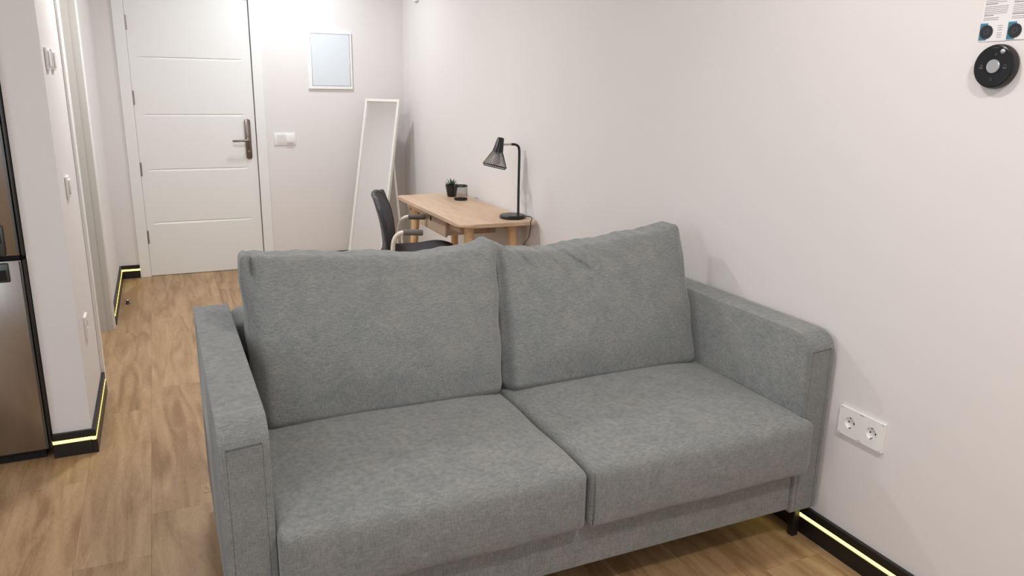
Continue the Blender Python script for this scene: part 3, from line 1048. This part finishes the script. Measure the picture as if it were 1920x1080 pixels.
# ------------------------------------------------------------------ fridge
fr = thing('fridge', (-.79, 3.56, 0), 'tall stainless steel two-door fridge at the left edge', 'fridge')
FXa, FXb, FYf = -1.10, -.4895, 3.272
box('fridge_body', FXa + .004, FXb - .004, FYf + .062, 3.90, .06, 1.86, M_fridge_side, fr, .004, 1)
def fridge_door(z0, z1):
    d = box('door', FXa, FXb - .013, FYf, FYf + .055, z0, z1, M_fridge, fr, .005, 2)
    bm = bmesh.new()
    add_box(bm, FXb - .0125, FXb, FYf + .004, FYf + .055, z0, z1, .003, 1)
    tag(link_obj('edge_trim', bm, M_fridge_side, d, smooth=40), 'dark door edge')
    bm = bmesh.new()
    add_box(bm, FXb - .022, FXb - .0155, FYf - .0012, FYf + .002, z0 + .004, z1 - .004)
    link_obj('trim_line', bm, M_fridge_handle, d)
    return d
lo = fridge_door(.045, .815)
up = fridge_door(.832, 1.855)
bm = bmesh.new()
add_box(bm, FXa + .01, FXb - .02, FYf + .02, FYf + .06, .8155, .8315)
link_obj('door_gap_seal', bm, M_dark, fr)
def fhandle(par, z0, z1, zd0, zd1):
    bm = bmesh.new()
    add_box(bm, -.70, -.543, FYf - .022, FYf - .0002, z0, z1, .004, 2)
    h = link_obj('handle', bm, M_fridge_handle, par, smooth=40)
    bm = bmesh.new()
    add_box(bm, -.69, -.551, FYf - .0235, FYf - .0215, zd0, zd1)
    link_obj('grip_recess', bm, M_dark, h)
fhandle(up, .838, .945, .885, .937)
fhandle(lo, .738, .809, .745, .785)
box('plinth', FXa + .02, FXb - .03, FYf + .03, FYf + .06, .0, .045, M_dark, fr)

# ------------------------------------------------------------------ wall fittings on the back wall
mb = thing('fuse_box', (1.305, BY, 1.43), 'white wall cabinet with pale hinged cover right of the door', 'fuse box')
bm = bmesh.new()
for (a, b, c, d) in ((1.129, 1.480, 1.428, 1.450), (1.129, 1.480, 1.849, 1.866), (1.129, 1.160, 1.450, 1.849), (1.466, 1.480, 1.450, 1.849)):
    add_box(bm, a, b, BY - .016, BY - .0005, c, d)
link_obj('cabinet_frame', bm, M_plastic, mb)
cv = box('cover', 1.1625, 1.4635, BY - .0145, BY - .0005, 1.4525, 1.8465, M_metalbox, mb, .002, 1)
box('latch', 1.455, 1.4632, BY - .0185, BY - .0142, 1.62, 1.65, M_plastic, cv, .001, 1)

sw = thing('light_switch', (.925, BY, 1.037), 'white double switch plate right of the entrance door', 'switch')
box('plate', .843, 1.008, BY - .009, BY - .0005, .990, 1.085, M_plastic, sw, .003, 2)
box('rocker', .862, .925, BY - .012, BY - .0088, 1.006, 1.070, M_plastic2, sw, .002, 1)
box('rocker', .932, .992, BY - .022, BY - .0088, 1.008, 1.070, M_plastic, sw, .003, 2)

# fittings on the left hall wall
for nm, y0, y1, z0, z1, lab, g in (
        ('wall_control_plate', 3.375, 3.455, 1.500, 1.582, 'white square plate high on left wall, nearer the fridge', 'high plates on the left wall'),
        ('wall_control_plate', 3.545, 3.625, 1.500, 1.582, 'white square plate high on left wall, nearer the side doorway', 'high plates on the left wall')):
    t = thing(nm, (LX, (y0 + y1) / 2, (z0 + z1) / 2), lab, 'wall plate', g)
    box('plate', LX + .0005, LX + .010, y0, y1, z0, z1, M_plastic, t, .003, 2)
    box('cover', LX + .0098, LX + .015, y0 + .012, y1 - .012, z0 + .012, z1 - .012, M_plastic2, t, .002, 1)
t = thing('light_switch', (LX, 3.53, 1.05), 'white light switch at mid height on the left wall', 'switch')
box('plate', LX + .0005, LX + .010, 3.490, 3.575, 1.008, 1.094, M_plastic, t, .003, 2)
box('rocker', LX + .0098, LX + .016, 3.504, 3.561, 1.022, 1.080, M_plastic2, t, .002, 1)

# schuko sockets
def plate_quad_with_hole(bm, org, ay, az, an, half_a, half_b, r, depth, n=32):
    """rectangle face with circular well; org centre on the front plane, an outward"""
    O, F, B_ = [], [], []
    for k_ in range(n):
        a = 2 * pi * k_ / n
        ca, sa = cos(a), sin(a)
        s = min(half_a / abs(ca) if abs(ca) > 1e-6 else 1e9, half_b / abs(sa) if abs(sa) > 1e-6 else 1e9)
        O.append(bm.verts.new(org + ay * ca * s + az * sa * s))
        F.append(bm.verts.new(org + ay * ca * r + az * sa * r))
        B_.append(bm.verts.new(org + ay * ca * r * .96 + az * sa * r * .96 - an * depth))
    for k_ in range(n):
        k2 = (k_ + 1) % n
        bm.faces.new((O[k_], O[k2], F[k2], F[k_])); bm.faces.new((F[k_], F[k2], B_[k2], B_[k_]))
    bm.faces.new(B_)
def schuko(t, org, ay, az, an, half=.0405):
    bm = bmesh.new()
    plate_quad_with_hole(bm, org, ay, az, an, half, .043, .0195, .0085)
    f = link_obj('socket', bm, M_plastic, t, smooth=30)
    for s in (-1, 1):
        bm = bmesh.new()
        add_lathe(bm, [(0, 0), (.0028, 0), (.0028, .0006), (0, .0006)], org + ay * s * .0095 - an * .0084, an, 12)
        link_obj('pin_hole', bm, M_dark, f)
    for s in (-1, 1):
        c = org + az * s * .0168 - an * .004
        t2 = bmesh.new(); bmesh.ops.create_cube(t2, size=1)
        for v in t2.verts: v.co = c + ay * v.co.x * .004 + az * v.co.y * .003 + an * v.co.z * .008
        link_obj('earth_clip', t2, M_hinge, f)
so = thing('power_socket', (WX, 1.522, .4645), 'white double wall socket beside the right sofa armrest', 'socket')
an, ay, az = Vector((-1, 0, 0)), Vector((0, 1, 0)), Vector((0, 0, 1))
schuko(so, Vector((WX - .010, 1.5635, .4645)), ay, az, an)
schuko(so, Vector((WX - .010, 1.4825, .4645)), ay, az, an)
bm = bmesh.new()
z0, z1, y0, y1 = .4215, .5075, 1.442, 1.604
for (a, b, c, d) in ((y0 - .003, y1 + .003, z0 - .003, z0), (y0 - .003, y1 + .003, z1, z1 + .003), (y0 - .003, y0, z0, z1), (y1, y1 + .003, z0, z1)):
    add_box(bm, WX - .0101, WX - .0005, a, b, c, d)
link_obj('surround', bm, M_plastic, so)

so2 = thing('power_socket', (LX, 3.55, .462), 'white single wall socket low on the left wall', 'socket')
an2 = Vector((1, 0, 0))
schuko(so2, Vector((LX + .010, 3.545, .462)), ay, az, an2, .041)
bm = bmesh.new()
for (a, b, c, d) in ((3.501, 3.589, .416, .419), (3.501, 3.589, .505, .508), (3.501, 3.504, .419, .505), (3.586, 3.589, .419, .505)):
    add_box(bm, LX + .0005, LX + .0101, a, b, c, d)
link_obj('surround', bm, M_plastic, so2)

# small white box high on the right wall
box_o = box('door_chime', WX - .028, WX - .0005, 5.93, 6.01, 2.088, 2.17, M_plastic, None, .006, 2)
tag(box_o, 'small white box high on the right wall near the back corner', 'wall box')

# ------------------------------------------------------------------ black control puck and leaflet
ctl = thing('wall_control', (WX, 1.287, 1.539), 'round black wall control with silver centre button', 'wall control')
cc = Vector((WX - .0005, 1.287, 1.539)); axn = (-1, 0, 0)
lathe('housing', [(0, 0), (.050, 0), (.0530, .004), (.0530, .014), (.0505, .0205), (0, .0205)], cc, M_devside, ctl, axis=axn, seg=64)
face = lathe('face', [(0, .0206), (.0502, .0206), (.0502, .0215), (.048, .0227), (.030, .0215), (.018, .0209), (0, .0209)], cc, M_devblack, ctl, axis=axn, seg=64, smooth=25)
lathe('centre_button', [(0, .0210), (.0165, .0210), (.0165, .0240), (.0155, .0250), (0, .0250)], cc, M_silver, ctl, axis=axn, seg=40)
lathe('sensor_dome', [(0, .0205), (.0065, .0205), (.0058, .0245), (.003, .027), (0, .0275)], cc + Vector((0, -.019, .035)), M_silver, ctl, axis=axn, seg=20)
def stroke(bm, y, z, w, h):
    add_box(bm, cc.x - .0233, cc.x - .0215, y - w / 2, y + w / 2, z - h / 2, z + h / 2)
def icon(y, z, rr, strokes=()):
    bm = bmesh.new()
    pts = [(cc.x - .0228, y + rr * cos(2 * pi * k_ / 16), z + rr * sin(2 * pi * k_ / 16)) for k_ in range(17)]
    add_tube(bm, pts, .0005, 4, caps=False)
    for q in strokes: stroke(bm, y + q[0], z + q[1], q[2], q[3])
    link_obj('icon', bm, M_icon, ctl)
icon(cc.y + .030, cc.z, .0038, ((0, -.0045, .010, .0016), (0, .001, .001, .0058)))
icon(cc.y - .030, cc.z, .0038, ((0, -.0045, .010, .0016),))
icon(cc.y, cc.z - .031, .0028)
icon(cc.y - .003, cc.z + .028, .0024)
bm = bmesh.new()
stroke(bm, cc.y, cc.z + .044, .014, .0012)
link_obj('front_marking', bm, M_icon, ctl)

lf = thing('instruction_leaflet', (WX, 1.25, 1.70), 'printed instruction leaflet above the round black wall control', 'leaflet')
z0p, z1p = 1.600, 1.800
box('sheet', WX - .0016, WX - .00018, 1.281, 1.3525, z0p, z1p, M_paper, lf)
box('sheet', WX - .0022, WX - .0010, 1.192, 1.2805, z0p + .0015, z1p, M_paper, lf)
px = WX - .0024
for (ya, yb, xoff) in ((1.3515, 1.3325, 0), (1.2800, 1.2600, .0006)):
    bm = bmesh.new(); add_box(bm, px - xoff, px + .0006 - xoff, yb, ya, 1.603, 1.6425); link_obj('picture_background', bm, M_teal, lf)
    bm = bmesh.new(); add_box(bm, px - .0001 - xoff, px + .0005 - xoff, yb - .0, ya, 1.6425, 1.6445); link_obj('picture_border', bm, M_blue, lf)
    bm = bmesh.new()
    add_lathe(bm, [(0, 0), (.0165, 0), (.0165, .0008), (0, .0008)], (px - xoff + .0002, (ya + yb) / 2 - .0085, 1.6225), (-1, 0, 0), 32)
    pc = link_obj('picture_disc', bm, M_printblack, lf)
    bm = bmesh.new()
    for r in (.0045, .0065):
        pts = [(px - xoff - .0007, (ya + yb) / 2 - .0085 + r * cos(2 * pi * k_ / 20), 1.6225 + r * sin(2 * pi * k_ / 20)) for k_ in range(21)]
        add_tube(bm, pts, .0003, 4, caps=False)
    link_obj('picture_ring', bm, M_icon, pc)
for (ink, which) in ((M_ink, 0), (M_ink2, 1)):
    bm = bmesh.new()
    rn = random.Random(11)
    for (ya, yb, xo) in ((1.3465, 1.2880, 0), (1.2750, 1.2000, .0006)):
        zz = 1.651; li = 0
        while zz < 1.79:
            head = li in (2, 8, 13, 19)
            endy = yb + (rn.uniform(.025, .035) if head else rn.choice([0, .002, .006, .02]))
            y = ya
            while y > endy:
                wl = rn.uniform(.002, .006)
                if (1 if head else 0) == which:
                    add_box(bm, px - xo + .0002, px - xo + .0008, max(endy, y - wl), y, zz, zz + (.0015 if head else .0011))
                y -= wl + .0009
            zz += .0042 if li not in (1, 7, 12, 18) else .0058
            li += 1
        if which == 0:
            for zz in (1.609, 1.614, 1.619, 1.626, 1.631, 1.636):
                add_box(bm, px - xo + .0002, px - xo + .0008, ya - .052, ya - .040, zz, zz + .0009)
    tag(link_obj('printed_text', bm, ink, lf), kind='stuff')

# ------------------------------------------------------------------ small things on the floor
ds = thing('door_stop', (-.284, 5.60, 0), 'small dark and pale door stop standing on the hall floor', 'door stop')
lathe('stop_base', [(0, 0), (.013, 0), (.014, .004), (.009, .012), (.008, .022), (0, .022)], (-.284, 5.60, 0), M_chairframe, ds, seg=20)
lathe('stop_cap', [(0, .0221), (.015, .0221), (.017, .028), (.012, .034), (0, .036)], (-.284, 5.60, 0), M_steel, ds, seg=20)
th = bmesh.new()
pts = []
for i in range(40):
    a = i / 39 * 2.3 * pi
    r = .011 + .006 * i / 39
    pts.append((.047 + r * cos(a) * .8, 2.785 + r * sin(a) * 1.6, .0015 + .0008 * sin(a * 2)))
pts.append((.056, 2.83, .0015))
add_tube(th, pts, .0013, 6)
tag(link_obj('loose_thread', th, M_thread, None, smooth=True), 'pale curl of loose thread on floor beside the left armrest', 'thread')
